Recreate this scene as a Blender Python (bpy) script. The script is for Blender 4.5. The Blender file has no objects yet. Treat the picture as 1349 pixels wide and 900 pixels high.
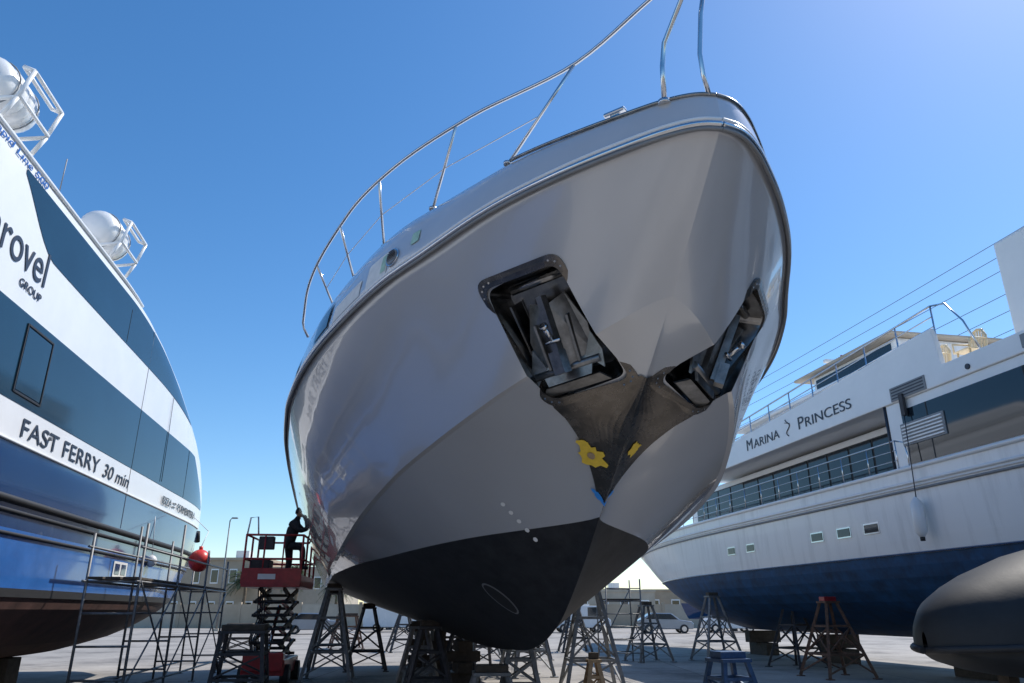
import bpy, bmesh, math, random
from mathutils import Vector, Matrix
from mathutils.bvhtree import BVHTree
random.seed(4)
scene=bpy.context.scene
COL=scene.collection

# ---------------------------------------------------------------- materials
def mat(name,col,rough=.5,metal=0.,noise=0.,ns=3.,bump=0.,bs=20.,coat=0.,spec=.5,stretch=None):
    m=bpy.data.materials.new(name); m.use_nodes=True
    nt=m.node_tree; b=nt.nodes['Principled BSDF']
    b.inputs['Base Color'].default_value=(*col,1)
    b.inputs['Roughness'].default_value=rough
    b.inputs['Metallic'].default_value=metal
    b.inputs['Coat Weight'].default_value=coat
    b.inputs['Coat Roughness'].default_value=.05
    b.inputs['Specular IOR Level'].default_value=spec
    tc=nt.nodes.new('ShaderNodeTexCoord')
    if noise>0:
        n=nt.nodes.new('ShaderNodeTexNoise'); n.inputs['Scale'].default_value=ns; n.inputs['Detail'].default_value=8; n.inputs['Roughness'].default_value=.65
        src=tc.outputs['Object']
        if stretch:
            mp=nt.nodes.new('ShaderNodeMapping'); mp.inputs['Scale'].default_value=stretch; nt.links.new(src,mp.inputs[0]); src=mp.outputs[0]
        nt.links.new(src,n.inputs['Vector'])
        r=nt.nodes.new('ShaderNodeValToRGB')
        r.color_ramp.elements[0].position=.3; r.color_ramp.elements[1].position=.7 if not stretch else .5
        r.color_ramp.elements[0].color=(*[max(0,c*(1-noise)) for c in col],1)
        r.color_ramp.elements[1].color=(*[min(1,c*(1+noise)) for c in col],1)
        nt.links.new(n.outputs['Fac'],r.inputs['Fac']); nt.links.new(r.outputs['Color'],b.inputs['Base Color'])
        mr=nt.nodes.new('ShaderNodeMapRange'); mr.inputs['To Min'].default_value=max(0,rough-.08); mr.inputs['To Max'].default_value=min(1,rough+.1)
        nt.links.new(n.outputs['Fac'],mr.inputs['Value']); nt.links.new(mr.outputs['Result'],b.inputs['Roughness'])
    if bump>0:
        n2=nt.nodes.new('ShaderNodeTexNoise'); n2.inputs['Scale'].default_value=bs; n2.inputs['Detail'].default_value=5
        nt.links.new(tc.outputs['Object'],n2.inputs['Vector'])
        bp=nt.nodes.new('ShaderNodeBump'); bp.inputs['Strength'].default_value=bump; bp.inputs['Distance'].default_value=.02
        nt.links.new(n2.outputs['Fac'],bp.inputs['Height']); nt.links.new(bp.outputs['Normal'],b.inputs['Normal'])
    return m
M={}
M['steel']=mat('stainless',(.62,.63,.65),.14,1,.05,4)
M['steel_d']=mat('stainless_dull',(.28,.28,.28),.22,1,.3,6,.06,9)
M['anchor']=mat('anchor_steel',(.22,.22,.22),.36,.9,.4,7,.12,14)
M['guard']=mat('stem_guard_steel',(.15,.135,.12),.26,.85,.3,5,.06,7)
M['galv']=mat('galvanised',(.20,.205,.21),.55,.5,.35,9)
M['dark_iron']=mat('dark_iron',(.05,.05,.055),.6,.3,.4,8,.2,30)
M['rust']=mat('rusty_steel',(.16,.09,.06),.8,.2,.5,9,.3,30)
M['blue_steel']=mat('blue_painted_steel',(.04,.09,.19),.5,.1,.3,10)
M['wood']=mat('timber',(.33,.24,.15),.8,0,.35,8,.3,30)
M['wood_d']=mat('old_timber',(.08,.065,.05),.9,0,.4,8,.3,30)
M['white']=mat('white_paint',(.80,.80,.79),.3,0,.04,1.3,0,5,.3)
M['white_w']=mat('white_weathered',(.77,.77,.76),.36,0,.09,1.,0,5,.25,.5,(3.,3.,.35))
M['glass']=mat('dark_glass',(.012,.020,.028),.05,0,0,1,0,1,0,.7)
M['glass_b']=mat('tinted_glass',(.008,.033,.058),.06,0,.2,.6,.02,.9,0,.5)
M['navy']=mat('navy_paint',(.012,.045,.13),.12,0,.15,1.2,.03,1.4,.5)
M['blue']=mat('blue_paint',(.03,.13,.40),.2,0,.15,2,.03,1.4,.4)
M['afblue']=mat('blue_antifouling',(.008,.055,.14),.65,0,.55,2.5,.1,12)
M['afbrown']=mat('brown_antifouling',(.085,.04,.032),.75,0,.45,2.5,.1,12)
M['black']=mat('black_rubber',(.02,.02,.022),.6,0,.2,8)
M['red']=mat('red_paint',(.36,.02,.025),.45,0,.25,7,0,5,.2)
M['buoy']=mat('red_buoy',(.75,.05,.04),.35,0,.08,7)
M['textdark']=mat('dark_lettering',(.03,.035,.05),.4)
M['wire']=mat('cable_grey',(.13,.15,.17),.6)
M['textblue']=mat('blue_lettering',(.02,.12,.4),.4)
M['cover']=mat('dark_gelcoat',(.026,.027,.028),.6,0,.25,2.5,.05,30,.0,.3)
M['yellow']=mat('yellow_tape',(.72,.5,.05),.6,0,.12,15)
M['tapeblue']=mat('blue_tape',(.03,.25,.7),.6,0,.1,15)
M['tapegreen']=mat('masking_film',(.36,.56,.44),.5,0,.25,12)
M['filler']=mat('masking_paper',(.74,.76,.75),.6,0,.1,9)
M['beige']=mat('beige_render',(.42,.34,.25),.9,0,.15,.6)
M['beige2']=mat('pale_render',(.46,.40,.32),.9,0,.15,.6)
M['chair']=mat('warm_lit_white_plastic',(.74,.60,.38),.45,0,.08,5)  # white plastic, the beige light on it put into the base colour
M['grey']=mat('grey_plastic',(.22,.23,.24),.5,0,.1,5)
M['skin']=mat('skin',(.42,.24,.16),.5,0,.08,20)
M['jacket']=mat('dark_workwear',(.018,.02,.026),.85,0,.4,14,.4,30)
M['hair']=mat('dark_cap',(.012,.012,.014),.8,0,.3,30)
M['leaf']=mat('palm_leaf',(.05,.085,.03),.6,0,.5,.8)
M['trunk']=mat('palm_trunk',(.16,.12,.08),.9,0,.4,4,.4,14)
M['carw']=mat('car_white',(.7,.7,.7),.25,0,.03,2,0,5,.5)
M['cars']=mat('car_silver',(.3,.32,.35),.3,.5,.05,2,0,5,.5)
M['card']=mat('car_blue',(.05,.08,.14),.3,.2,.05,2,0,5,.5)

def hull_material():
    m=bpy.data.materials.new('grey_gelcoat_and_antifouling'); m.use_nodes=True
    nt=m.node_tree; L=nt.links; b=nt.nodes['Principled BSDF']
    tc=nt.nodes.new('ShaderNodeTexCoord'); sp=nt.nodes.new('ShaderNodeSeparateXYZ'); L.new(tc.outputs['Object'],sp.inputs[0])
    def mth(op,a,b_=None):
        n=nt.nodes.new('ShaderNodeMath'); n.operation=op
        for i,v in enumerate((a,b_)):
            if v is None: continue
            if isinstance(v,(int,float)): n.inputs[i].default_value=v
            else: L.new(v,n.inputs[i])
        return n.outputs[0]
    e=mth('MULTIPLY',mth('SUBTRACT',sp.outputs['Y'],3.18),-1/2.2)
    thr=mth('ADD',mth('MULTIPLY',mth('EXPONENT',e),.28),2.33)
    f=mth('GREATER_THAN',sp.outputs['Z'],thr)
    n=nt.nodes.new('ShaderNodeTexNoise'); n.inputs['Scale'].default_value=1.1; n.inputs['Detail'].default_value=7; L.new(tc.outputs['Object'],n.inputs['Vector'])
    g=nt.nodes.new('ShaderNodeMix'); g.data_type='RGBA'; g.inputs[6].default_value=(.495,.50,.515,1); g.inputs[7].default_value=(.55,.555,.57,1); L.new(n.outputs['Fac'],g.inputs[0])
    n3=nt.nodes.new('ShaderNodeTexNoise'); n3.inputs['Scale'].default_value=5; n3.inputs['Detail'].default_value=9; n3.inputs['Roughness'].default_value=.7; L.new(tc.outputs['Object'],n3.inputs['Vector'])
    k=nt.nodes.new('ShaderNodeValToRGB'); k.color_ramp.elements[0].position=.35; k.color_ramp.elements[1].position=.7
    k.color_ramp.elements[0].color=(.008,.009,.012,1); k.color_ramp.elements[1].color=(.024,.026,.030,1); L.new(n3.outputs['Fac'],k.inputs['Fac'])
    mx=nt.nodes.new('ShaderNodeMix'); mx.data_type='RGBA'; L.new(f,mx.inputs[0]); L.new(k.outputs[0],mx.inputs[6]); L.new(g.outputs[2],mx.inputs[7])
    L.new(mx.outputs[2],b.inputs['Base Color'])
    L.new(mth('MULTIPLY',f,.28),b.inputs['Metallic'])
    r=nt.nodes.new('ShaderNodeMapRange'); L.new(f,r.inputs['Value']); r.inputs['To Min'].default_value=.65; r.inputs['To Max'].default_value=.24
    L.new(r.outputs['Result'],b.inputs['Roughness']); L.new(mth('MULTIPLY',f,.9),b.inputs['Coat Weight']); b.inputs['Coat Roughness'].default_value=.03
    nb=nt.nodes.new('ShaderNodeTexNoise'); nb.inputs['Scale'].default_value=1.6; nb.inputs['Detail'].default_value=2; L.new(tc.outputs['Object'],nb.inputs['Vector'])
    bp=nt.nodes.new('ShaderNodeBump'); bp.inputs['Strength'].default_value=.12; bp.inputs['Distance'].default_value=.03; L.new(nb.outputs['Fac'],bp.inputs['Height']); L.new(bp.outputs['Normal'],b.inputs['Normal']); L.new(bp.outputs['Normal'],b.inputs['Coat Normal'])
    return m
M['hull']=hull_material()
M['silver']=mat('silver_gelcoat',(.56,.57,.59),.18,.2,.04,1.5,0,5,.7)
M['deck']=mat('deck_white',(.7,.7,.7),.5,0,.05,4)

def ground_material():
    m=bpy.data.materials.new('yard_concrete'); m.use_nodes=True
    nt=m.node_tree; L=nt.links; b=nt.nodes['Principled BSDF']
    tc=nt.nodes.new('ShaderNodeTexCoord')
    a=nt.nodes.new('ShaderNodeTexNoise'); a.inputs['Scale'].default_value=.35; a.inputs['Detail'].default_value=10; a.inputs['Roughness'].default_value=.7
    c=nt.nodes.new('ShaderNodeTexNoise'); c.inputs['Scale'].default_value=9; c.inputs['Detail'].default_value=6
    L.new(tc.outputs['Object'],a.inputs['Vector']); L.new(tc.outputs['Object'],c.inputs['Vector'])
    r=nt.nodes.new('ShaderNodeValToRGB'); e=r.color_ramp.elements
    e[0].position=.32; e[0].color=(.14,.13,.12,1); e[1].position=.68; e[1].color=(.50,.465,.42,1)
    x=e.new(.5); x.color=(.40,.37,.335,1)
    L.new(a.outputs['Fac'],r.inputs['Fac'])
    br=nt.nodes.new('ShaderNodeTexBrick'); br.offset=0; br.inputs['Scale'].default_value=.2; br.inputs['Mortar Size'].default_value=.004; br.inputs['Brick Width'].default_value=1; br.inputs['Row Height'].default_value=1
    br.inputs['Color1'].default_value=(1,1,1,1); br.inputs['Color2'].default_value=(.84,.84,.84,1); br.inputs['Mortar'].default_value=(.3,.3,.3,1); L.new(tc.outputs['Object'],br.inputs['Vector'])
    mx=nt.nodes.new('ShaderNodeMix'); mx.data_type='RGBA'; mx.blend_type='MULTIPLY'; mx.inputs[0].default_value=.35
    L.new(r.outputs['Color'],mx.inputs[6]); L.new(c.outputs['Fac'],mx.inputs[7])
    m2=nt.nodes.new('ShaderNodeMix'); m2.data_type='RGBA'; m2.blend_type='MULTIPLY'; m2.inputs[0].default_value=.8
    L.new(mx.outputs[2],m2.inputs[6]); L.new(br.outputs['Color'],m2.inputs[7])
    L.new(m2.outputs[2],b.inputs['Base Color']); b.inputs['Roughness'].default_value=.85
    bp=nt.nodes.new('ShaderNodeBump'); bp.inputs['Strength'].default_value=.3; bp.inputs['Distance'].default_value=.02
    L.new(c.outputs['Fac'],bp.inputs['Height']); L.new(bp.outputs['Normal'],b.inputs['Normal'])
    return m

# ---------------------------------------------------------------- geometry helper
class G:
    def __init__(s,name,loc=(0,0,0),rz=0.):
        s.e=bpy.data.objects.new(name,None); s.e.location=loc; s.e.rotation_euler=(0,0,rz); s.e.empty_display_size=.3
        COL.objects.link(s.e); s.p={}; s.bev={}
    def bm(s,part,m,bev=0):
        if part not in s.p: s.p[part]=(bmesh.new(),[m]); s.bev[part]=bev
        b,ms=s.p[part]
        if m not in ms: ms.append(m)
        return b,ms.index(m)
    def quad(s,part,m,pts,smooth=False):
        b,i=s.bm(part,m); f=b.faces.new([b.verts.new(p) for p in pts]); f.material_index=i; f.smooth=smooth
    def slab(s,part,m,P,d):
        b,i=s.bm(part,m); n=len(P); A=[b.verts.new(p) for p in P]; B=[b.verts.new(p+d) for p in P]
        fs=[b.faces.new(A),b.faces.new(B[::-1])]+[b.faces.new((A[j],B[j],B[(j+1)%n],A[(j+1)%n])) for j in range(n)]
        for q in fs: q.material_index=i
        bmesh.ops.recalc_face_normals(b,faces=fs)
    def box(s,part,m,c,size,rz=0.,rx=0.,ry=0.,bev=0,taper=1.):
        b,i=s.bm(part,m,bev)
        R=Matrix.Rotation(rz,3,'Z')@Matrix.Rotation(ry,3,'Y')@Matrix.Rotation(rx,3,'X')
        v=[]
        for z in (-.5,.5):
            k=taper if z>0 else 1
            for x,y in ((-.5,-.5),(.5,-.5),(.5,.5),(-.5,.5)):
                v.append(b.verts.new(Vector(c)+R@Vector((x*size[0]*k,y*size[1]*k,z*size[2]))))
        for q in ((3,2,1,0),(4,5,6,7),(0,1,5,4),(1,2,6,5),(2,3,7,6),(3,0,4,7)):
            f=b.faces.new([v[j] for j in q]); f.material_index=i
    def prism(s,part,m,prof,x0,x1,bev=0,axis='x'):
        b,i=s.bm(part,m,bev)
        def mk(k,a,c):
            return (k,a,c) if axis=='x' else ((a,k,c) if axis=='y' else (a,c,k))
        A=[b.verts.new(mk(x0,*p)) for p in prof]; B=[b.verts.new(mk(x1,*p)) for p in prof]
        n=len(prof)
        fs=[b.faces.new(A),b.faces.new(B[::-1])]
        for j in range(n): fs.append(b.faces.new((A[j],B[j],B[(j+1)%n],A[(j+1)%n])))
        for f in fs: f.material_index=i
        bmesh.ops.recalc_face_normals(b,faces=fs)
    def bar(s,part,m,a,b_,w,h=None):
        a=Vector(a); b_=Vector(b_); h=h or w
        d=(b_-a); d.normalize()
        up=Vector((0,0,1)) if abs(d.z)<.95 else Vector((0,1,0))
        x=d.cross(up).normalized(); y=x.cross(d)
        b,i=s.bm(part,m); v=[]
        for P in (a,b_):
            for q,r in ((-1,-1),(1,-1),(1,1),(-1,1)): v.append(b.verts.new(P+x*q*w/2+y*r*h/2))
        fs=[]
        for q in ((3,2,1,0),(4,5,6,7),(0,1,5,4),(1,2,6,5),(2,3,7,6),(3,0,4,7)):
            f=b.faces.new([v[j] for j in q]); f.material_index=i; fs.append(f)
        bmesh.ops.recalc_face_normals(b,faces=fs)
    def tube(s,part,m,pts,r,n=8):
        b,i=s.bm(part,m); pts=[Vector(p) for p in pts]; rings=[]
        rr=r if isinstance(r,(list,tuple)) else [r]*len(pts)
        x=None
        for k,p in enumerate(pts):
            t=(pts[min(k+1,len(pts)-1)]-pts[max(k-1,0)]).normalized()
            if x is None:
                up=Vector((0,0,1)) if abs(t.z)<.9 else Vector((0,1,0)); x=t.cross(up).normalized()
            else: x=(x-t*x.dot(t)).normalized()
            y=t.cross(x)
            rings.append([b.verts.new(p+(x*math.cos(a)+y*math.sin(a))*rr[k]) for a in [2*math.pi*j/n for j in range(n)]])
        fs=[]
        for k in range(len(rings)-1):
            for j in range(n):
                f=b.faces.new((rings[k][j],rings[k][(j+1)%n],rings[k+1][(j+1)%n],rings[k+1][j])); f.smooth=True; f.material_index=i; fs.append(f)
        for q in (rings[0][::-1],rings[-1]):
            f=b.faces.new(q); f.material_index=i; fs.append(f)
        bmesh.ops.recalc_face_normals(b,faces=fs)
    def ball(s,part,m,c,r,sc=(1,1,1),seg=20):
        b,i=s.bm(part,m)
        d=bmesh.ops.create_uvsphere(b,u_segments=seg,v_segments=seg//2+2,radius=r,matrix=Matrix.Translation(c)@Matrix.Diagonal((*sc,1)))
        for v in d['verts']:
            for f in v.link_faces: f.material_index=i; f.smooth=True
    def grid(s,part,m,rows,smooth=True,flip=False):
        b,i=s.bm(part,m); V=[[b.verts.new(p) for p in r] for r in rows]
        for a in range(len(V)-1):
            for c in range(len(V[0])-1):
                q=(V[a][c],V[a][c+1],V[a+1][c+1],V[a+1][c])
                f=b.faces.new(q[::-1] if flip else q); f.smooth=smooth; f.material_index=i
    def text(s,part,m,body,loc,rot,w,h,ext=.004,font_shear=0.):
        cu=bpy.data.curves.new(part,'FONT'); cu.body=body; cu.extrude=.001; cu.shear=font_shear
        o=bpy.data.objects.new(part+'_tmp',cu); COL.objects.link(o)
        dg=bpy.context.evaluated_depsgraph_get(); dg.update()
        me=bpy.data.meshes.new_from_object(o.evaluated_get(dg)); bpy.data.objects.remove(o)
        xs=[v.co.x for v in me.vertices]; ys=[v.co.y for v in me.vertices]
        x0,x1,y0,y1=min(xs),max(xs),min(ys),max(ys)
        for v in me.vertices: v.co=Vector(((v.co.x-x0)/(x1-x0)*w,(v.co.y)/(y1)*h,v.co.z/.001*ext))
        me.materials.clear(); me.materials.append(m)
        ob=bpy.data.objects.new(part,me); ob.location=loc; ob.rotation_euler=rot; ob.parent=s.e; COL.objects.link(ob)
        return ob
    def done(s):
        for k,(b,ms) in s.p.items():
            me=bpy.data.meshes.new(k); b.to_mesh(me); b.free()
            for m in ms: me.materials.append(m)
            o=bpy.data.objects.new(k,me); COL.objects.link(o); o.parent=s.e
            if s.bev[k]:
                md=o.modifiers.new('b','BEVEL'); md.width=s.bev[k]; md.segments=2; md.limit_method='ANGLE'
        return s.e

def interp(xs,ys):
    n=len(xs); d=[(ys[i+1]-ys[i])/(xs[i+1]-xs[i]) for i in range(n-1)]
    m=[d[0]]
    for i in range(1,n-1):
        m.append(0 if d[i-1]*d[i]<=0 else 2*d[i-1]*d[i]/(d[i-1]+d[i]))
    m.append(d[-1])
    def f(x):
        if x<=xs[0]: return ys[0]
        if x>=xs[-1]: return ys[-1]
        i=0
        while x>xs[i+1]: i+=1
        h=xs[i+1]-xs[i]; t=(x-xs[i])/h
        return (2*t**3-3*t**2+1)*ys[i]+(t**3-2*t**2+t)*h*m[i]+(-2*t**3+3*t**2)*ys[i+1]+(t**3-t**2)*h*m[i+1]
    return f

# ================================================================ MOTOR YACHT
Y=G('motor_yacht',(1.79,5.31,0),math.radians(14.04))
LEN=21.
R_t=interp([0,.02,.08,.2,.344,.888,1.6,2.49,3.14,4.06,5.18,6.36,7.64,10,LEN],[0,.13,.27,.44,.6,1.12,1.67,2.2,2.58,2.98,3.33,3.58,3.74,3.82,3.75])
R_z=interp([0,1.5,3,4.1,5.2,6.4,7.7,12,LEN],[5.5,5.36,5.16,5.0,4.9,4.8,4.7,4.5,4.45])
C_t=interp([1.14,1.2,1.37,2.04,2.62,3.55,4.68,6.73,9.17,13,LEN],[0,.16,.42,1.0,1.35,1.78,2.16,2.5,2.68,2.76,2.72])
C_z=interp([1.14,1.37,2.04,2.62,3.55,4.68,6.73,9.17,13,LEN],[4.39,4.2,3.88,3.68,3.42,3.16,2.81,2.5,2.36,2.33])
K_z=interp([1.14,1.86,3.03,4.,4.96,5.8,6.66,9,13,LEN],[4.39,3.78,2.83,2.03,1.42,1.16,1.05,1.0,1.1,1.38])
hB=interp([0,.8,1.6,3,4,5.5,8,LEN],[.36,.46,.62,.92,1.03,1.08,1.08,1.05])
iB=interp([0,1,2,3,5,LEN],[.05,.16,.36,.48,.56,.58])
S0=1.14
def bot(s,vv):
    v=abs(vv); sg=-1 if vv<0 else 1
    t=C_t(s)*v; z=K_z(s)+(C_z(s)-K_z(s))*v
    bl=max(0,min(1,(s-S0)/2))
    hol=.035*math.sin(math.pi*v)*bl
    ent=.16*math.exp(-((s-3.6)/2.2)**2)*math.sin(math.pi*min(1,v**.55))*bl
    return Vector((sg*t,s,z-hol+ent))
def Rp(w):
    s=LEN*w; return Vector((R_t(s),s,R_z(s)))
def top(w,v,sg=1):
    a=Rp(w); s=S0+(LEN-S0)*w; lip=min(.07,.05*(s-S0)); c=Vector((C_t(s)+lip,s,C_z(s)))
    p=c.lerp(a,v)
    bl=min(1,w*LEN/1.5)
    aft=max(0,min(1,(w*LEN-3)/6))
    p.x+=math.sin(math.pi*v)*bl*(-.05*(1-aft)+.08*aft)
    p.x*=sg
    return p
def rnorm(w):
    if w<=0: return Vector((0,-1,0))
    e=1e-4; a=Rp(max(0,w-e)) ; b_=Rp(min(1,w+e)); t=(b_-a); t.z=0; t.normalize()
    return Vector((t.y,-t.x,0))
PROF=[(0,0),(.04,.2),(.12,.42),(.24,.63),(.42,.81),(.68,.94),(1.0,1.0)]
PF=interp([p[1] for p in PROF],[p[0] for p in PROF])
def bul(w,j,sg=1):
    s=w*LEN; f,g=PROF[j] if isinstance(j,int) else j
    n=rnorm(w); p=Rp(w)-n*iB(s)*f+Vector((0,0,hB(s)*g))
    p.x=max(0,p.x)*sg
    return p
NW=150; ws=[(i/NW)**1.9 for i in range(NW+1)]
hb=bmesh.new(); cap={}
TV=[i/14 for i in range(15)]; BV=[(i/14)**1.3 for i in range(15)]
for sg in (-1,1):
    rb=[[bot(S0+(LEN-S0)*w,sg*v) if v>0 else Vector((0,S0+(LEN-S0)*w,K_z(S0+(LEN-S0)*w))) for w in ws] for v in BV]
    rt=[[top(w,v,sg) for w in ws] for v in TV]
    ru=[[bul(w,j,sg) for w in ws] for j in range(1,7)]
    inn=[[Vector((max(0,abs(bul(w,6).x)-.25)*sg,bul(w,6).y+(.2 if w==0 else 0),bul(w,6).z-.02)) for w in ws]]
    cen=[[Vector((0,bul(w,6).y+(.2 if w==0 else 0),bul(w,6).z+.0)) for w in ws]]
    rows=rb+rt+ru+inn+cen
    V=[[hb.verts.new(p) for p in r] for r in rows]
    nb,nt_=len(rb),len(rt)
    for a in range(len(V)-1):
        for c in range(NW):
            q=(V[a][c],V[a][c+1],V[a+1][c+1],V[a+1][c])
            f=hb.faces.new(q); f.smooth=True
            f.material_index=0 if a<nb+nt_-1 else (1 if a<nb+nt_+4 else 2)
            if a==nb-1: f.smooth=False
    cap[sg]=[r[-1] for r in V]
f=hb.faces.new(cap[-1]+cap[1][::-1]); f.material_index=0
bmesh.ops.remove_doubles(hb,verts=hb.verts,dist=2e-4)
bmesh.ops.recalc_face_normals(hb,faces=hb.faces)
for e in hb.edges:
    a,b_=e.verts
    if abs(a.co.x)<1e-4 and abs(b_.co.x)<1e-4 and max(a.co.z,b_.co.z)<4.45: e.smooth=False
hb.faces.ensure_lookup_table()
bvh=BVHTree.FromBMesh(hb)
hm=bpy.data.meshes.new('hull'); hb.to_mesh(hm); hb.free()
for k in ('hull','silver','deck','steel_d'): hm.materials.append(M[k])
hull=bpy.data.objects.new('hull',hm); COL.objects.link(hull)

def rpoly(c,r,n=6):
    out=[];N=len(c)
    for i in range(N):
        p=c[i]; a=(c[i-1]-p).normalized(); b_=(c[(i+1)%N]-p).normalized()
        A=p+a*r; B=p+b_*r
        for k in range(n+1):
            t=k/n; out.append(A*(1-t)**2+p*2*t*(1-t)+B*t*t)
    return out
PK=[(-1.62,2.12,4.71),(-1.05,1.40,4.76),(-.14,1.86,3.78),(-.86,2.34,3.61)]
cb=bmesh.new(); pockets=[]
for sg in (1,-1):
    c=[Vector((p[0]*sg,p[1],p[2])) for p in PK]
    cen=sum(c,Vector())/4
    n=(c[1]-c[3]).cross(c[0]-c[2]).normalized()
    if n.y>0: n=-n
    c=[p-n*(p-cen).dot(n) for p in c]
    rp=rpoly(c,.13)
    pockets.append((sg,c,cen,n,rp))
    def ring(off,sc): return [cb.verts.new(cen+(p-cen)*sc+n*off) for p in rp]
    A=ring(.6,.99); B=ring(0.0,.99); D=ring(-.30,.76)
    N=len(rp); fs=[]
    for X_,Z_ in ((A,B),(B,D)):
        for j in range(N): fs.append(cb.faces.new((X_[j],X_[(j+1)%N],Z_[(j+1)%N],Z_[j])))
    fs.append(cb.faces.new(A)); fs.append(cb.faces.new(D))
    for q in fs: q.material_index=3
bmesh.ops.recalc_face_normals(cb,faces=cb.faces)
cm=bpy.data.meshes.new('cut'); cb.to_mesh(cm); cb.free()
for k in ('hull','silver','deck','steel_d'): cm.materials.append(M[k])
cut=bpy.data.objects.new('cut',cm); COL.objects.link(cut)
md=hull.modifiers.new('b','BOOLEAN'); md.operation='DIFFERENCE'; md.object=cut; md.solver='EXACT'
dg=bpy.context.evaluated_depsgraph_get(); dg.update()
nm=bpy.data.meshes.new_from_object(hull.evaluated_get(dg))
hull.modifiers.clear(); hull.data=nm; bpy.data.objects.remove(cut)
nm.name='hull'; hull.parent=Y.e
for p in nm.polygons:
    if p.material_index==3: p.use_smooth=False

def onhull(p,n,off=.012):
    h=bvh.ray_cast(p+n*1.2,-n,3)
    if h[0] is None: return p+n*off
    return h[0]+n*off
for sg,c,cen,n,rp in pockets:
    sfx='' if sg==1 else '_starboard'
    outer=[cen+(p-cen)*1.14 for p in rp]; inner=[cen+(p-cen)*.985 for p in rp]
    o=[onhull(p,n,.022) for p in outer]; o0=[onhull(p,n,-.03) for p in outer]; i_=[onhull(p,n,.026) for p in inner]; i0=[p-n*.06 for p in inner]
    m_=[onhull((a+b_)/2,n,.026) for a,b_ in zip(outer,inner)]
    rows=[o0,o,m_,i_,i0]; rows=[r+[r[0]] for r in rows]
    Y.grid('pocket_frame'+sfx,M['guard'],rows,smooth=False)
    for k in range(0,len(rp),2):
        q=m_[k]; Y.tube('frame_bolts'+sfx,M['steel'],[q,q+n*.006],.011,8)
    ex=(c[1]-c[0]).normalized(); ey=(c[0]-c[3]).normalized(); ey=(ey-ex*ey.dot(ex)).normalized()
    def L(x,y,z): return cen+ex*x+ey*y+n*z
    an='anchor'+sfx; st=M['anchor']
    for k in (-1,1):
        Y.slab(an,st,[L(k*.03,-.34,.10),L(k*.30,-.30,-.02),L(k*.33,-.02,-.10),L(k*.20,.34,-.18),L(k*.03,.30,-.06)],-n*.035)
        Y.slab(an,st,[L(k*.15,-.32,.10),L(k*.17,.14,-.02),L(k*.17,.14,-.10),L(k*.15,-.32,-.02)],ex*(k*.025))
        Y.slab(an,st,[L(k*.22,-.30,.04),L(k*.38,-.46,.10),L(k*.40,-.30,.02),L(k*.33,-.10,-.06)],-n*.03)
        Y.slab('pocket_ribs'+sfx,M['steel_d'],[L(k*.36,.40,-.10),L(k*.30,.40,-.27),L(k*.30,-.2,-.27),L(k*.36,-.2,-.10)],ex*(k*.02))
    Y.slab(an,st,[L(-.30,-.30,.03),L(.30,-.30,.03),L(.24,-.47,.14),L(-.24,-.47,.14)],-n*.04)
    Y.tube(an,st,[L(-.36,-.36,.06),L(.36,-.36,.06)],.04,12)
    Y.bar(an,st,L(0,.40,-.06),L(0,-.34,.15),.08,.08)
    Y.bar(an,st,L(0,-.14,.15),L(0,-.36,.22),.15,.10)
    Y.tube(an,M['steel'],[L(-.01,-.02,.12),L(-.01,.12,.17)],.028,10); Y.tube(an,M['steel'],[L(-.01,.12,.17),L(-.01,.16,.185)],.045,10)
    Y.tube(an,M['steel'],[L(-.08,-.04,.13),L(.08,-.04,.13)],.018,10)
    Y.tube('hawse_roller'+sfx,M['steel_d'],[L(-.3,.54,-.14),L(.3,.54,-.14)],.045,12)
    Y.slab('pocket_shelf'+sfx,st,[L(-.40,-.62,.0),L(.36,-.62,.0),L(.30,-.50,.09),L(-.30,-.50,.09)],-n*.03)

pl=interp([1.84,2.0,2.15,2.3,2.4,2.55,2.75,3.0,3.15],[.06,.26,.46,.64,.66,.46,.27,.12,.05])
rows=[]
for i in range(33):
    s=1.84+(3.15-1.84)*i/32; vm=pl(s)
    rows.append([bot(s,vm*(j/12-1))+Vector((0,-.012,-.010)) +Vector(((-1 if j<12 else 1 if j>12 else 0)*.008,0,0)) for j in range(25)])
Y.grid('stem_guard_plate',M['guard'],rows,smooth=False)
def tape(name,m,s0,v0,rs,rv,seed,off=.018,rough=.45):
    rnd=random.Random(seed); n=22; ang=[2*math.pi*i/n for i in range(n)]
    rad=[1-rough*rnd.random() for _ in ang]
    def ev(s,v):
        p=bot(s,v); return p+Vector(((-1 if v<0 else 1)*off*.6,-off,-off))
    rws=[[ev(s0+rs*math.cos(a)*r*q,v0+rv*math.sin(a)*r*q) for a,r in zip(ang+[ang[0]],rad+[rad[0]])] for q in (.0,.34,.67,1.)]
    Y.grid(name,m,rws,smooth=False)
tape('yellow_tape',M['yellow'],2.82,-.17,.14,.13,3)
tape('yellow_tape_strip',M['yellow'],2.74,-.26,.05,.06,13,.019,.3)
tape('yellow_tape_b',M['yellow'],2.68,.13,.11,.06,5)
tape('bolt_plate',M['wood'],2.82,-.17,.04,.03,6,.024,.1)
tape('blue_tape',M['tapeblue'],3.16,-.03,.035,.06,8)
tape('blue_tape_b',M['tapeblue'],3.14,.04,.03,.03,9)
tape('thruster_rim',M['grey'],5.5,-.27,.16,.11,9,.006,.02); tape('thruster_opening',M['black'],5.5,-.27,.13,.10,9,.010,.02)
for k in range(5): tape('hull_mark_%d'%k,M['white'],3.95+.045*k,-.50+.06*k,.03,.014,20+k,.006,.1)

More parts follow.
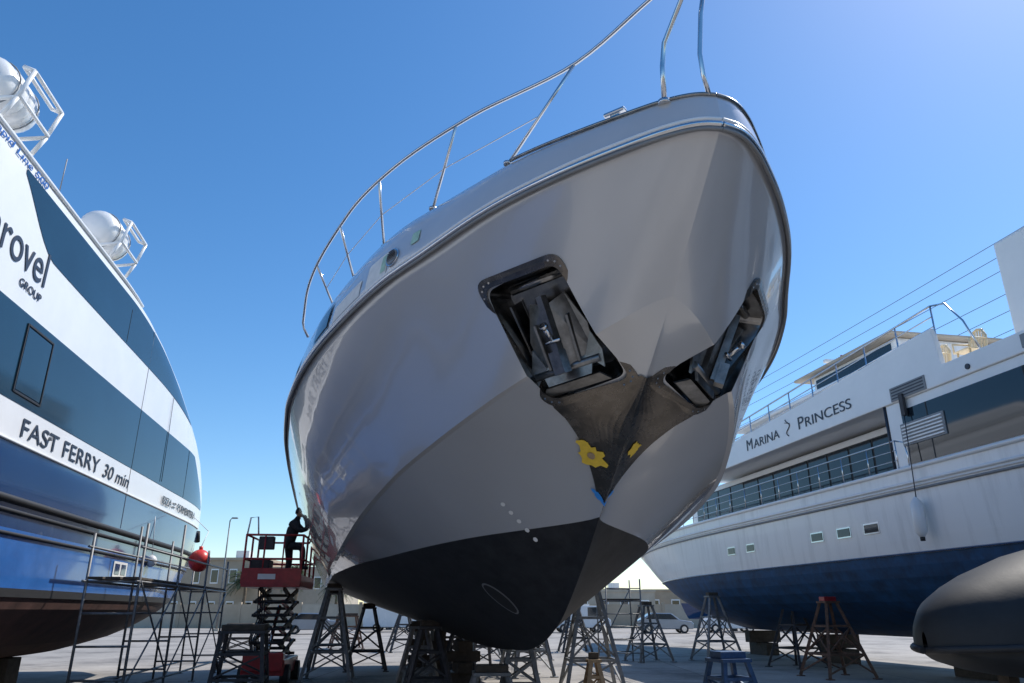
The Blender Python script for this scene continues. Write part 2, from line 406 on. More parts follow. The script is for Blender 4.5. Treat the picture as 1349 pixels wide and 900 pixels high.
for sg,nm_ in ((-1,'port'),(1,'starboard')):
    pts=[]
    for i in range(121):
        w=(i/120)**1.9; p=Rp(w)+rnorm(w)*.012; p.x*=sg; pts.append(p)
    Y.tube('rub_rail_'+nm_,M['steel'],pts,.032,10)
    Y.tube('rub_rail_upper_'+nm_,M['white'],[p+Vector((0,0,.05)) for p in pts],.022,8)
    Y.tube('rub_rail_lower_'+nm_,M['grey'],[p-Vector((0,0,.045)) for p in pts],.018,8)
    pts=[]
    for i in range(50):
        w=((i/49)**1.7)*.07; p=bul(w,(.5,.90)); p.x*=sg; pts.append(p+Vector((0,0,.012)))
    Y.tube('toe_rail_'+nm_,M['steel_d'],pts,.018,8)
    rs=interp([-.45,-.05,.9,1.95,3.05,4.1,6.15,6.9],[6.95,6.8,6.72,6.68,6.62,6.5,6.2,6.05])
    rt_=interp([-.45,-.05,.9,1.95,3.05,4.1,6.15,6.9],[.25,.5,.95,1.82,2.54,3.03,3.55,3.6])
    s_start=-.45 if sg<0 else 3.3
    tp=[Vector((sg*rt_(s),s,rs(s))) for s in [s_start+(6.75-s_start)*i/48 for i in range(49)]]
    if sg>0: tp=[Vector((2.45,3.2,6.0)),Vector((2.5,3.2,6.45))]+tp
    tp+= [Vector((sg*3.6,6.9,5.98)),Vector((sg*3.58,6.95,5.9)),Vector((sg*3.5,6.95,5.75))]
    Y.tube('guard_rail_'+nm_,M['steel'],tp,.021,12)
    md_=[]
    for sb in (1.55,2.75,3.85,4.9,5.9):
        if sg>0 and sb<3.5: continue
        b_=bul(sb/LEN,(.72,.95)); b_.x*=sg
        st_=sb-(.62 if sb<3 else .5); tpv=Vector((sg*rt_(st_),st_,rs(st_)))
        Y.tube('stanchion_%s_%d'%(nm_,int(sb*10)),M['steel'],[b_,tpv],.018,8)
        Y.tube('stanchion_%s_%d'%(nm_,int(sb*10)),M['steel'],[b_,b_+Vector((0,0,.03))],.045,10)
        md_.append(b_.lerp(tpv,.5))
    Y.tube('guard_wire_'+nm_,M['steel'],md_,.006,6)
Y.tube('pulpit_post_a',M['steel'],[(-.40,.22,5.82),(-.40,.20,6.2),(-.39,.15,6.42),(-.31,-.08,6.72),(-.3,-.3,7.0)],.024,12)
Y.tube('pulpit_post_b',M['steel'],[(-.06,.04,5.83),(-.12,0,6.0),(-.15,-.03,6.2),(-.13,-.08,6.6),(-.1,-.2,7.0)],.022,12)
Y.tube('pulpit_post_a',M['steel'],[(-.40,.22,5.8),(-.40,.22,5.84)],.06,12)
Y.tube('pulpit_hoop',M['steel'],[(-.25,-.45,6.95),(-.3,-.3,7.0),(-.1,-.2,7.02),(.1,-.3,7.0),(.25,-.45,6.95)],.02,8)
Y.box('cleat',M['steel'],(-.70,.62,5.95),(.08,.22,.04),rz=.7,bev=.015); Y.box('cleat',M['steel'],(-.70,.62,5.90),(.04,.10,.09),rz=.7)
def bpatch(name,m,s0,s1,g0,g1,off,n=6):
    rws=[]
    for j in range(n+1):
        g=g0+(g1-g0)*j/n; r=[]
        for i in range(n+1):
            s=s0+(s1-s0)*i/n; w=s/LEN
            p=bul(w,(PF(g),g)); nn=rnorm(w); p+=nn*off+Vector((0,0,off*.5)); p.x*=-1; r.append(p)
        rws.append(r)
    Y.grid(name,m,rws,smooth=True)
for k,(a_,b__) in enumerate(((4.7,5.3),(6.6,7.6),(8.8,9.9))):
    bpatch('window_frame_%d'%k,M['steel_d'],a_-.04,b__+.04,.12,.50,.006); bpatch('window_%d'%k,M['glass'],a_,b__,.16,.46,.014)
bpatch('masking_patch_a',M['tapegreen'],2.62,2.74,.28,.46,.007)
bpatch('masking_patch_b',M['filler'],3.12,3.55,.10,.44,.005); bpatch('masking_patch_c',M['tapegreen'],3.14,3.24,.16,.40,.009); bpatch('masking_patch_d',M['filler'],3.7,4.5,.12,.34,.005)
w=3.02/LEN; vp=bul(w,(PF(.27),.27)); nn=(rnorm(w)+Vector((0,0,.15))).normalized(); vp.x*=-1; nn.x*=-1
Y.tube('round_vent',M['grey'],[vp-nn*.02,vp+nn*.03],.095,24)
Y.tube('round_vent_rim',M['steel'],[vp+nn*.0,vp+nn*.022],.115,24)
for k in range(-3,4):
    hx=rnorm(w).cross(Vector((0,0,1))); hx.x*=-1
    wd=math.sqrt(max(0,.085**2-(k*.023)**2))
    q=vp+nn*.034+Vector((0,0,k*.023)); Y.bar('vent_slats',M['black'],q-hx*wd,q+hx*wd,.008,.008)
Y.prism('coach_roof',M['white'],[(8,5.6),(21,5.5),(21,7.2),(13.5,7.3),(10.,6.5)],-2.3,2.3,bev=.25)
Y.prism('windscreen',M['glass'],[(10.4,6.3),(13.2,7.05),(13.2,6.3)],-2.32,2.32)
Y.prism('flybridge',M['white'],[(12.8,7.3),(21,7.25),(21,7.9),(14.2,7.8)],-2.1,2.1,bev=.15)
Y.done()

# ================================================================ supports
def trestle(x,y,h,wb=1.1,wt=.35,m=None,rz=0.,top=None,name='boat_stand'):
    g=G(name,(x,y,0),rz); m=m or M['galv']
    B=[Vector((sx*wb/2,sy*wb/2,.03)) for sx,sy in ((-1,-1),(1,-1),(1,1),(-1,1))]
    T=[Vector((sx*wt/2,sy*wt/2,h-.16)) for sx,sy in ((-1,-1),(1,-1),(1,1),(-1,1))]
    for a,b_ in zip(B,T): g.bar('legs',m,a,b_,.07); g.box('feet',m,(a.x,a.y,.012),(.16,.16,.024))
    for q in (.3,.68):
        L=[a.lerp(b_,q) for a,b_ in zip(B,T)]
        for i in range(4): g.bar('rails',m,L[i],L[(i+1)%4],.05)
    for i in range(4):
        g.bar('braces',m,B[i].lerp(T[i],.05),B[(i+1)%4].lerp(T[(i+1)%4],.30),.035)
        g.bar('braces',m,B[i].lerp(T[i],.32),B[(i+1)%4].lerp(T[(i+1)%4],.66),.035)
        g.bar('braces',m,B[(i+1)%4].lerp(T[(i+1)%4],.32),B[i].lerp(T[i],.66),.03)
    g.box('head_plate',m,(0,0,h-.14),(wt+.12,wt+.12,.05))
    g.box('head_block',top or M['wood_d'],(0,0,h-.06),(wt+.05,wt*.8,.11),bev=.01)
    g.done()
ca,sa=.9701,.2425
def yl(s,t): return (1.79-sa*s+ca*t, 5.31+ca*s+sa*t)
def hz(s,t):
    v=min(1,abs(t)/C_t(s)); return bot(s,v).z
for s,t,wb,m in ((15.6,-2.6,1.15,'galv'),(10.9,2.55,1.2,'galv'),(10.2,-.9,.9,'dark_iron'),(12.8,-.75,.9,'galv'),(9.2,.6,.8,'galv'),(18.6,-1.5,1.1,'dark_iron'),(19.2,2.0,1.1,'dark_iron'),(15.5,2.4,1.1,'galv'),(19.8,-2.5,1.1,'galv'),(14.2,.4,.9,'dark_iron'),(17.2,.7,.9,'dark_iron')):
    x,y=yl(s,t); trestle(x,y,hz(s,t)-.02,wb,.3,M[m],rz=random.uniform(-.2,.3)+.2)
kb=G('keel_blocks')
for s in (11.6,15.0,18.2):
    x,y=yl(s,0); z=0; H=K_z(s)-.03; n=int(H/.24)+1
    for i in range(n):
        hh=H/n; kb.box('blocks',M['wood_d'],(x,y,z+hh/2),(.7 if i%2 else .3,.3 if i%2 else .7,hh-.006),rz=.24,bev=.012); z+=hh
kb.done()
trestle(-5.25,15.6,1.35,1.0,.75,M['dark_iron'],.2)
trestle(3.55,13.2,.98,.75,.42,M['blue_steel'],.3,M['blue_steel'])
trestle(1.42,14.0,.92,.42,.12,M['wood'],.1)
trestle(8.3,20.6,1.95,1.3,.3,M['rust'],.2,M['red'])
trestle(6.9,27.0,2.2,1.3,.3,M['galv'],.2)
trestle(11.3,15.5,1.6,1.2,.3,M['rust'],.2)
trestle(8.6,24.2,1.9,1.2,.3,M['dark_iron'],.5)
trestle(-.35,13.6,.75,.9,.5,M['galv'],.1)

# ================================================================ FERRY
F=G('passenger_ferry',(-5.8,0,0),math.radians(9.54))
send=interp([.73,1.3,1.85,3.2,4.0,4.6,5.3,6.05,7.3,7.9,8.25,8.35],[19.4,21.5,22.8,24.7,25.1,25.1,24.8,24.1,21.3,19.1,17.0,15.8])
xin=interp([.73,1.0,1.4,1.85,8.0,8.25,8.35],[-1.5,-.75,-.28,0,0,-.06,-.25])
S1=2.
def fx(s,z):
    e=send(z); q=max(0,(s-(e-3.5))/3.5); return xin(z)-.25*q**2.6
zr=[.73,.85,1.0,1.2,1.4,1.62,1.85,2.3,2.8,3.2,3.6,4.03,4.3,4.6,5.0,5.5,6.05,6.5,7.05,7.5,7.9,8.1,8.25,8.35]
FW=9.
for a in range(len(zr)-1):
    z0,z1=zr[a],zr[a+1]; zm=(z0+z1)/2
    m=M['afbrown'] if zm<1.85 else (M['blue'] if zm<2.9 else (M['navy'] if zm<4.03 else M['white']))
    for mir in (0,1):
        rows=[]
        for z in (z0,z1):
            e=send(z); r=[]
            for i in range(41):
                f=1-(1-i/40)**1.6; s=S1+(e-S1)*f; x=fx(s,z)
                r.append(Vector((-FW-x if mir else x,s,z)))
            rows.append(r)
        F.grid('hull_and_cabin',m,rows,flip=bool(mir))
    e0,e1=send(z0),send(z1)
    for s0,s1,fl in ((e0,e1,0),(S1,S1,1)):
        F.grid('hull_and_cabin',m,[[Vector((fx(s0,z0),s0,z0)),Vector((-FW-fx(s0,z0),s0,z0))],[Vector((fx(s1,z1),s1,z1)),Vector((-FW-fx(s1,z1),s1,z1))]],smooth=False,flip=bool(fl))
for z in (.73,8.35):
    e=send(z); F.grid('hull_and_cabin',M['white'] if z>1 else M['afbrown'],[[Vector((fx(S1+(e-S1)*i/40,z),S1+(e-S1)*i/40,z)) for i in range(41)],[Vector((-FW-fx(S1+(e-S1)*i/40,z),S1+(e-S1)*i/40,z)) for i in range(41)]],smooth=False)
def fpatch(name,m,s0,s1,lo,hi,off=.008,n=40,nz=5):
    rws=[]
    for j in range(nz+1):
        r=[]
        for i in range(n+1):
            s=s0+(s1-s0)*i/n; l=lo(s) if callable(lo) else lo; h=hi(s) if callable(hi) else hi
            z=l+(h-l)*j/nz; r.append(Vector((fx(s,z)+off,s,z)))
        rws.append(r)
    F.grid(name,m,rws,smooth=True)
uw_lo=interp([9.9,11.4,18,21.9],[7.90,7.06,6.98,6.75]); uw_hi=interp([9.9,15,17.5,19.5,21.9],[7.98,8.0,7.85,7.45,6.78]); lw_hi=interp([22.4,24.7],[5.98,4.7])
fpatch('lower_windows',M['glass_b'],3,24.6,4.62,lambda s: lw_hi(s))
fpatch('upper_windows',M['glass_b'],9.9,21.9,uw_lo,uw_hi,.008,50)
for s in (11.0,11.95): F.box('window_frame',M['black'],(.016,s,5.3),(.02,.03,1.1))
for z in (4.76,5.84): F.box('window_frame',M['black'],(.016,11.475,z),(.02,.90,.03))
F.box('sliding_window',M['glass_b'],(.012,11.475,5.3),(.012,.86,1.0))
for s in (7.5,16.9,21.6): F.box('window_seams',M['black'],(fx(s,5.3)+.010,s,5.3),(.006,.012,1.34))
F.box('window_seams',M['black'],(.010,15.2,7.42),(.006,.012,.75))
F.box('seam',M['grey'],(.004,16.9,5.6),(.008,.012,4.6))
for z,r in ((3.22,.06),(3.05,.035),(2.72,.03)):
    F.tube('rubbing_strake',M['black'],[Vector((fx(s,z)+.02,s,z)) for s in [3+i*.5 for i in range(43)]],r,8)
F.tube('rubbing_strake',M['white'],[Vector((fx(s,4.05)+.01,s,4.05)) for s in [3+i*.5 for i in range(44)]],.025,8)
fpatch('waterline_band',M['black'],3,22.9,1.80,1.93,.006,40,1)
F.tube('roof_gutter',M['white'],[Vector((fx(s,8.2)+.03,s,8.2)) for s in [3+i*.5 for i in range(27)]],.035,8)
RT=(math.pi/2,0,math.pi/2)
F.text('lettering_fast_ferry',M['textdark'],'FAST FERRY',(.012,11.55,4.17),RT,3.45,.29)
F.text('lettering_minutes',M['textdark'],'30 min',(.012,15.25,4.17),RT,1.65,.27,font_shear=.2)
F.text('lettering_operator',M['textdark'],'marovel',(.012,8.75,6.55),RT,2.45,.58)
F.text('lettering_group',M['textdark'],'GROUP',(.012,10.45,6.28),RT,.75,.13)
for nm_,tx,s0,wd in (('lettering_port_a','IBIZA',19.6,.9),('lettering_port_b','FORMENTERA',21.15,2.2)):
    o=F.text(nm_,M['textdark'],tx,(0,s0,4.2),RT,wd,.2)
    o.rotation_euler=(math.pi/2,0,math.pi/2+math.atan2(fx(s0,4.3)-fx(s0+wd,4.3),wd)); o.location.x=fx(s0,4.3)+.03
for z,d in ((4.35,1),(4.25,-1)):
    F.box('route_arrow',M['textdark'],(fx(20.8,z)+.02,20.8,z),(.01,.26,.02))
    F.prism('route_arrow',M['textdark'],[(20.8+d*.1,z-.035),(20.8+d*.17,z),(20.8+d*.1,z+.035)],fx(20.8,z)+.02,fx(20.8,z)+.03)
F.text('lettering_upper',M['textblue'],'Rapid Line 500',(.012,8.7,8.00),RT,1.9,.12,font_shear=.2)
F.prism('fleet_mark',M['textblue'],[(8.3,7.98),(8.55,7.98),(8.6,8.14),(8.4,8.14)],.004,.014)
F.box('exit_panel',M['tapegreen'],(.012,8.9,7.55),(.01,.3,.16))
for s in (12.6,9.8): F.tube('side_light',M['grey'],[(.0,s-.02,4.35),(.05,s-.02,4.35)],.035,10)
for s0 in (9.5,14.1):
    nm_='life_raft_%d'%int(s0)
    c=Vector((-.42,s0,8.98))
    prof=[(-.62,.05),(-.6,.2),(-.54,.31),(-.44,.37),(-.2,.39),(-.19,.41),(-.02,.41),(-.01,.39),(.01,.39),(.02,.41),(.19,.41),(.2,.39),(.44,.37),(.54,.31),(.6,.2),(.62,.05)]
    F.tube(nm_,M['white'],[c+Vector((0,p[0],0)) for p in prof],[p[1] for p in prof],24)
    for dy in (-.32,.32): F.tube(nm_+'_straps',M['grey'],[c+Vector((.405*math.cos(a),dy,.405*math.sin(a))) for a in [math.pi*2*k/24 for k in range(25)]],.012,6)
    for dy in (-.5,.5):
        F.tube(nm_+'_cradle',M['white_w'],[(-.9,s0+dy,8.35),(-.86,s0+dy,8.62),(-.42,s0+dy,8.52),(.1,s0+dy,8.62),(.24,s0+dy,9.1)],.034,8)
        F.tube(nm_+'_cradle',M['white_w'],[(.1,s0+dy,8.62),(-.05,s0+dy,8.3)],.034,8)
        F.tube(nm_+'_cradle',M['white_w'],[(.24,s0+dy,9.1),(.08,s0+dy,9.16)],.034,8)
    for a in ((.24,9.1),(.08,9.16),(.12,8.65)): F.tube(nm_+'_cradle',M['white_w'],[(a[0],s0-.5,a[1]),(a[0],s0+.5,a[1])],.03,8)
F.tube('antenna',M['grey'],[(-.1,11.2,8.3),(-.1,11.2,9.0)],.010,6)
F.box('wheelhouse',M['white'],(-4.5,11,9.2),(3.5,6,1.7),bev=.2)
F.tube('bow_roller',M['black'],[(-.25,25.0,4.0),(-.25,25.15,3.7)],.09,12)
F.tube('drain_pipe',M['textdark'],[(.02,19.2,6.9),(.03,19.25,4.7)],.008,6)
F.box('hull_vents',M['white'],(.012,17.3,2.45),(.012,.9,.32)); F.box('hull_vents',M['navy'],(.02,17.08,2.45),(.012,.3,.22)); F.box('hull_vents',M['navy'],(.02,17.5,2.45),(.012,.3,.22))
F.done()
fb=G('ferry_blocks',(-5.8,0,0),math.radians(9.54))
for s in (6,9.5,13,16.5):
    for x in (-2,-7): fb.box('blocks',M['wood_d'],(x,s,.36),(1.2,.6,.72),bev=.02)
fb.done()
bf=G('ball_fender',(-8.12,20.0,2.82))
bf.ball('ball',M['buoy'],(0,0,0),.27,(1,1,1.05),24); bf.tube('eye',M['buoy'],[(0,0,.25),(0,0,.36)],.05,10)
bf.tube('rope',M['white_w'],[(0,0,.35),(-.1,.6,.8),(-.9,1.3,1.3)],.010,6); bf.done()
bf=G('ball_fender',(-8.9,19.0,2.75)); bf.ball('ball',M['white'],(0,0,0),.13,(1,1,1.1),16); bf.tube('rope',M['white_w'],[(0,0,.1),(-.15,.1,1.4)],.01,6); bf.done()

S=G('scaffolding',(-5.8,0,0),math.radians(9.54))
for s in (14.2,16.9,19.6,22.2):
    for x in (.45,1.35):
        S.tube('standards',M['galv'],[(x,s,.02),(x,s,3.15+.25*math.sin(s*3+x))],.026,8)
        S.box('base_plates',M['galv'],(x,s,.01),(.15,.15,.02))
    for z in (.45,1.0,1.55,2.1): S.tube('rungs',M['galv'],[(.45,s,z),(1.35,s,z)],.02,8)
for z in (.3,2.1,2.7):
    for x in (.45,1.35): S.tube('ledgers',M['galv'],[(x,14.0,z),(x,22.4,z)],.022,8)
for s in (14.2,16.9,19.6):
    S.tube('braces',M['galv'],[(1.38,s,.35),(1.38,s+2.65,2.05)],.018,8); S.tube('braces',M['galv'],[(1.38,s,2.1),(1.38,s+2.65,.4)],.018,8)
    for x in (.6,.9,1.2): S.box('planks',M['wood_d'],(x,s+1.35,2.16),(.26,2.8,.045),bev=.008)
S.done()

# ================================================================ SCISSOR LIFT + worker
Lf=G('scissor_lift',(-5.78,19.3,0),.12)
Lf.box('chassis',M['red'],(0,0,.38),(.95,2.1,.34),bev=.03)
Lf.box('chassis_front',M['red'],(0,-1.0,.5),(.9,.25,.4),bev=.03)
for sx in (-1,1):
    for sy in (-.75,.75):
        Lf.tube('wheels',M['black'],[(sx*.38,sy,.22),(sx*.56,sy,.22)],.22,20); Lf.tube('hubs',M['grey'],[(sx*.555,sy,.22),(sx*.575,sy,.22)],.1,12)
N=5; z0=.6; z1=2.1
for k in range(N):
    a=z0+(z1-z0)*k/N; b_=z0+(z1-z0)*(k+1)/N
    for sx in (-.34,.34):
        Lf.bar('scissor_arms',M['dark_iron'],(sx,-.85,a),(sx,.85,b_),.05,.09)
        Lf.bar('scissor_arms',M['red'] if k%2 else M['dark_iron'],(sx*.8,.85,a),(sx*.8,-.85,b_),.05,.09)
    for sy in (-.85,0,.85):
        zz=a if sy else (a+b_)/2
        Lf.tube('pins',M['dark_iron'],[(-.4,sy,zz),(.4,sy,zz)],.035,8)
Lf.tube('cylinder',M['steel'],[(0,-.6,.7),(0,.4,1.7)],.05,10)
for k in range(4): Lf.tube('hoses',M['black'],[(-.3+.04*k,-.9,.6),(-.38+.05*k,-.95,1.0),(-.25+.05*k,-.93,1.4),(-.3+.05*k,-.9,2.1)],.014,6)
Lf.box('platform',M['red'],(0,0,2.17),(1.35,2.3,.1),bev=.01)
Lf.box('toe_board',M['red'],(0,-1.15,2.36),(1.35,.03,.36))
for sx in (-.675,.675): Lf.box('toe_board',M['red'],(sx,0,2.29),(.03,2.3,.2))
for sx in (-.66,.66):
    for sy in (-1.13,-.38,.38,1.13): Lf.tube('posts',M['red'],[(sx,sy,2.2),(sx,sy,3.3)],.026,8)
for z in (2.75,3.3):
    for sx in (-.66,.66): Lf.tube('rails',M['red'],[(sx,-1.13,z),(sx,1.13,z)],.026,8)
    for sy in (-1.13,1.13): Lf.tube('rails',M['red'],[(-.66,sy,z),(.66,sy,z)],.026,8)
for sx in (-.22,.22): Lf.tube('posts',M['red'],[(sx,-1.13,2.2),(sx,-1.13,3.3)],.018,8)
Lf.tube('arch',M['white_w'],[(-.66,-1.1,3.3),(-.62,-1.1,3.7),(-.45,-1.1,3.72),(-.4,-1.1,3.3)],.02,8)
Lf.box('control_box',M['dark_iron'],(-.2,-1.02,3.12),(.35,.2,.3),bev=.02); Lf.box('tool_box',M['dark_iron'],(-.35,-.6,2.5),(.45,.5,.5),bev=.02)
Lf.box('control_label',M['carw'],(-.1,-1.17,2.35),(.4,.012,.12))
Lf.done()

def person(name,loc,rz):
    e=bpy.data.objects.new(name,None); e.location=loc; e.rotation_euler=(0,0,rz); COL.objects.link(e)
    V=[((0,0,.93),.15),((.04,0,1.12),.15),((.09,0,1.32),.18),((.12,0,1.44),.14),((.15,0,1.52),.065),((.17,0,1.60),.06),
       ((.0,.1,.86),.115),((.04,.13,.48),.082),((-.02,.13,.12),.06),((-.03,.13,.06),.052),((.15,.14,.04),.045),
       ((.04,-.1,.88),.12),((.36,-.13,.83),.09),((.38,-.13,.42),.062),((.37,-.13,.36),.052),((.54,-.13,.35),.045),
       ((.10,.19,1.42),.085),((.30,.27,1.27),.065),((.50,.20,1.40),.040),
       ((.10,-.19,1.42),.085),((.27,-.27,1.2),.066),((.50,-.20,1.28),.040)]
    E=[(0,1),(1,2),(2,3),(3,4),(4,5),(0,6),(6,7),(7,8),(8,9),(9,10),(0,11),(11,12),(12,13),(13,14),(14,15),(3,16),(16,17),(17,18),(3,19),(19,20),(20,21)]
    def skin(nm,V,E,m,root=0,sub=2):
        me=bpy.data.meshes.new(nm); me.from_pydata([v[0] for v in V],E,[]); o=bpy.data.objects.new(nm,me); COL.objects.link(o); o.parent=e
        sm=o.modifiers.new('s','SKIN'); sm.use_smooth_shade=True
        for i,v in enumerate(V):
            d=me.skin_vertices[0].data[i]; d.radius=(v[1],v[1]); d.use_root=(i==root)
        sb=o.modifiers.new('u','SUBSURF'); sb.levels=sub; sb.render_levels=sub
        me.materials.append(m); return o
    skin('body',V,E,M['jacket'])
    for w_,nm in (((.50,.20,1.40),'hand_l'),((.50,-.20,1.28),'hand_r')):
        W=Vector(w_); HV=[(W,.026),(W+Vector((.05,0,.02)),.03),(W+Vector((.09,0,.04)),.028)]; HE=[(0,1),(1,2)]
        for k,ln in ((-.03,.06),(-.01,.075),(.01,.07),(.03,.055)):
            i=len(HV); HV+= [(W+Vector((.10,k,.05)),.010),(W+Vector((.10+ln*.6,k*1.15,.06)),.009),(W+Vector((.10+ln,k*1.2,.045)),.0075)]; HE+=[(2,i),(i,i+1),(i+1,i+2)]
        s_=-1 if nm=='hand_l' else 1
        i=len(HV); HV+=[(W+Vector((.06,s_*.04,.02)),.012),(W+Vector((.10,s_*.055,.03)),.009)]; HE+=[(1,i),(i,i+1)]
        skin(nm,HV,HE,M['skin'],0,1)
    b=bmesh.new(); bmesh.ops.create_uvsphere(b,u_segments=28,v_segments=20,radius=1)
    for v in b.verts:
        x,y,z=v.co
        v.co=Vector((x*.102,y*.080,z*.124))
        if z<-.2: v.co.x+=.012*(-z); v.co.y*=1-.25*(-z-.2)
        if x>.8 and abs(y)<.25 and -.35<z<.1: v.co.x+=.022*(1-abs(y)/.25)
        if x>.6 and .0<z<.25 and .2<abs(y)<.6: v.co.x-=.008
        if x>.7 and -.6<z<-.42 and abs(y)<.4: v.co.x+=.006
    for f in b.faces: f.smooth=True
    me=bpy.data.meshes.new('head'); b.to_mesh(me); b.free(); me.materials.append(M['skin'])
    o=bpy.data.objects.new('head',me); o.location=(.20,0,1.68); o.rotation_euler=(0,.05,0); o.parent=e; COL.objects.link(o)
    b=bmesh.new(); bmesh.ops.create_uvsphere(b,u_segments=28,v_segments=18,radius=1)
    bmesh.ops.delete(b,geom=[v for v in b.verts if (v.co.z<.18 and v.co.x>-.1) or v.co.z<-.35],context='VERTS')
    for v in b.verts: v.co=Vector((v.co.x*.112-.004,v.co.y*.090,v.co.z*.132+.004))
    bmesh.ops.create_cone(b,cap_ends=True,segments=16,radius1=.06,radius2=.058,depth=.008,matrix=Matrix.Translation((.105,0,.03)))
    for s_ in (-1,1): bmesh.ops.create_uvsphere(b,u_segments=8,v_segments=6,radius=.008,matrix=Matrix.Translation((.090,s_*.03,.012)))
    me=bpy.data.meshes.new('cap_and_eyes'); b.to_mesh(me); b.free(); me.materials.append(M['hair'])
    c=bpy.data.objects.new('cap_and_eyes',me); c.location=o.location; c.rotation_euler=o.rotation_euler; c.parent=e; COL.objects.link(c)
    b=bmesh.new()
    for s_ in (-1,1): bmesh.ops.create_uvsphere(b,u_segments=10,v_segments=8,radius=1,matrix=Matrix.Translation((-.005,s_*.080,-.005))@Matrix.Diagonal((.018,.008,.03,1)))
    me=bpy.data.meshes.new('ears'); b.to_mesh(me); b.free(); me.materials.append(M['skin'])
    c=bpy.data.objects.new('ears',me); c.location=o.location; c.parent=e; COL.objects.link(c)
person('worker',(-5.48,18.75,2.22),.15)

# ================================================================ SECOND YACHT
P=G('charter_yacht',(12,0,0),math.radians(10.65))
pend=interp([.9,1.3,2.75,4.4,4.6],[32,35,40,44,44.6]); hbz=interp([.9,1.1,1.4,1.8,2.3,2.75,3.4,4.4,4.6],[.15,1.2,2.2,2.95,3.35,3.5,3.56,3.6,3.6])
def px(p,z):
    e=pend(z); q=max(0,(p-25)/(e-25)); return 3.6-hbz(z)*max(0,1-q**2.6)
zz=[.9,1.0,1.1,1.25,1.4,1.6,1.8,2.05,2.3,2.55,2.78,3.1,3.4,3.8,4.1,4.4,4.6]
for a in range(len(zz)-1):
    m=M['afblue'] if zz[a+1]<=2.8 else M['white_w']
    for mir in (0,1):
        rows=[]
        for z in (zz[a],zz[a+1]):
            e=pend(z); rows.append([Vector(((7.2-px(2+(e-2)*i/60,z)) if mir else px(2+(e-2)*i/60,z),2+(e-2)*i/60,z)) for i in range(61)])
        P.grid('hull',m,rows,flip=not mir)
    P.grid('hull',m,[[Vector((px(2,z),2,z)),Vector((7.2-px(2,z),2,z))] for z in (zz[a],zz[a+1])],smooth=False)
P.grid('main_deck',M['deck'],[[Vector((px(2+41*i/40,4.4)+.02,2+41*i/40,4.42)) for i in range(41)],[Vector((7.18-px(2+41*i/40,4.4),2+41*i/40,4.42)) for i in range(41)]],smooth=False,flip=True)
for z,r,m in ((4.6,.05,'white'),(4.28,.035,'white'),(4.12,.03,'grey'),(4.2,.02,'white'),(2.8,.02,'navy')):
    P.tube('strakes',M[m],[Vector((px(p,z)-.02,p,z)) for p in [2.2+i*.6 for i in range(62)]],r,8)
for p,w_ in ((18.5,.5),(19.6,.5),(20.8,.5),(24.5,.45),(25.8,.45)):
    P.box('hull_ports',M['steel'],(px(p,3.45)-.004,p,3.45),(.02,w_+.08,.26)); P.box('hull_ports',M['glass'],(px(p,3.45)-.014,p,3.45),(.02,w_,.19))
P.box('cabin_aft',M['white'],(3.6,9.6,5.3),(7.1,15.4,1.68),bev=.03)
P.box('cabin_aft_windows',M['glass'],(.045,9.0,5.30),(.02,15.6,1.24))
for k in range(6): P.box('cabin_window_seams',M['black'],(.032,3+k*2.6,5.30),(.006,.03,1.24))
P.box('cabin_forward',M['white'],(3.6,24.2,5.25),(4.9,14.,1.66),bev=.05)
for k in range(13): P.box('cabin_forward_windows',M['glass'],(1.14,17.9+k*1.02,5.35),(.03,.93,1.0))
P.box('cabin_forward_band',M['black'],(1.145,24.0,5.35),(.01,13.2,1.08))
fas=[(2,6.14),(28.6,6.14),(29.5,6.35),(27,6.80),(18.6,7.22),(15.4,7.42),(15.3,6.55),(2,6.5)]
P.prism('upper_deck_fascia',M['white'],fas,.0,.14,bev=.02); P.prism('upper_deck_fascia',M['white'],fas,7.06,7.2,bev=.02)
P.box('upper_deck',M['white'],(3.6,15.2,6.25),(6.9,26.6,.18))
P.box('louvre_frame',M['grey'],(.03,16.2,5.35),(.04,1.35,.5)) ; P.box('louvre_frame',M['grey'],(-.01,16.4,6.32),(.03,1.15,.32))
for k in range(6): P.box('louvre_slats',M['white_w'],(.0,16.2,5.16+k*.075),(.03,1.25,.03))
for k in range(4): P.box('louvre_slats',M['textdark'],(-.028,16.4,6.22+k*.07),(.012,1.05,.03))
P.box('louvre_frame',M['grey'],(-.01,12.6,6.34),(.03,1.3,.26))
P.tube('deck_pillar',M['textdark'],[(.06,17.35,4.6),(.06,17.35,6.15)],.035,8)
RM=(math.pi/2,0,-math.pi/2)
P.text('lettering_marina_initial',M['textdark'],'M',(-.012,23.95,6.42),RM,.36,.34); P.text('lettering_marina',M['textdark'],'ARINA',(-.012,23.5,6.42),RM,1.55,.26)
P.text('lettering_princess_initial',M['textdark'],'P',(-.012,20.9,6.42),RM,.28,.34); P.text('lettering_princess',M['textdark'],'RINCESS',(-.012,20.55,6.42),RM,2.1,.26)
P.tube('crest_mark',M['textdark'],[(-.015,21.45+.10*math.sin(k*.8),6.36+k*.05) for k in range(11)],.014,6)
P.tube('crest_mark',M['textdark'],[(-.015,21.35,6.70),(-.015,21.6,6.78)],.012,6)
for p in [17.2+i*1.05 for i in range(16)]: P.tube('side_rail_posts',M['steel'],[(px(p,4.6)+.05,p,4.6),(px(p,4.6)+.05,p,5.3)],.017,6)
for z in (4.85,5.08,5.3): P.tube('side_rails',M['steel'],[(px(p,4.6)+.05,p,z) for p in [17.2+i*.55 for i in range(30)]],.019 if z>5.2 else .01,6)
P.tube('side_rails',M['steel'],[(.05,17.2,5.3),(.05,16.9,5.2),(.05,16.85,4.9),(.05,16.85,4.6)],.019,8)
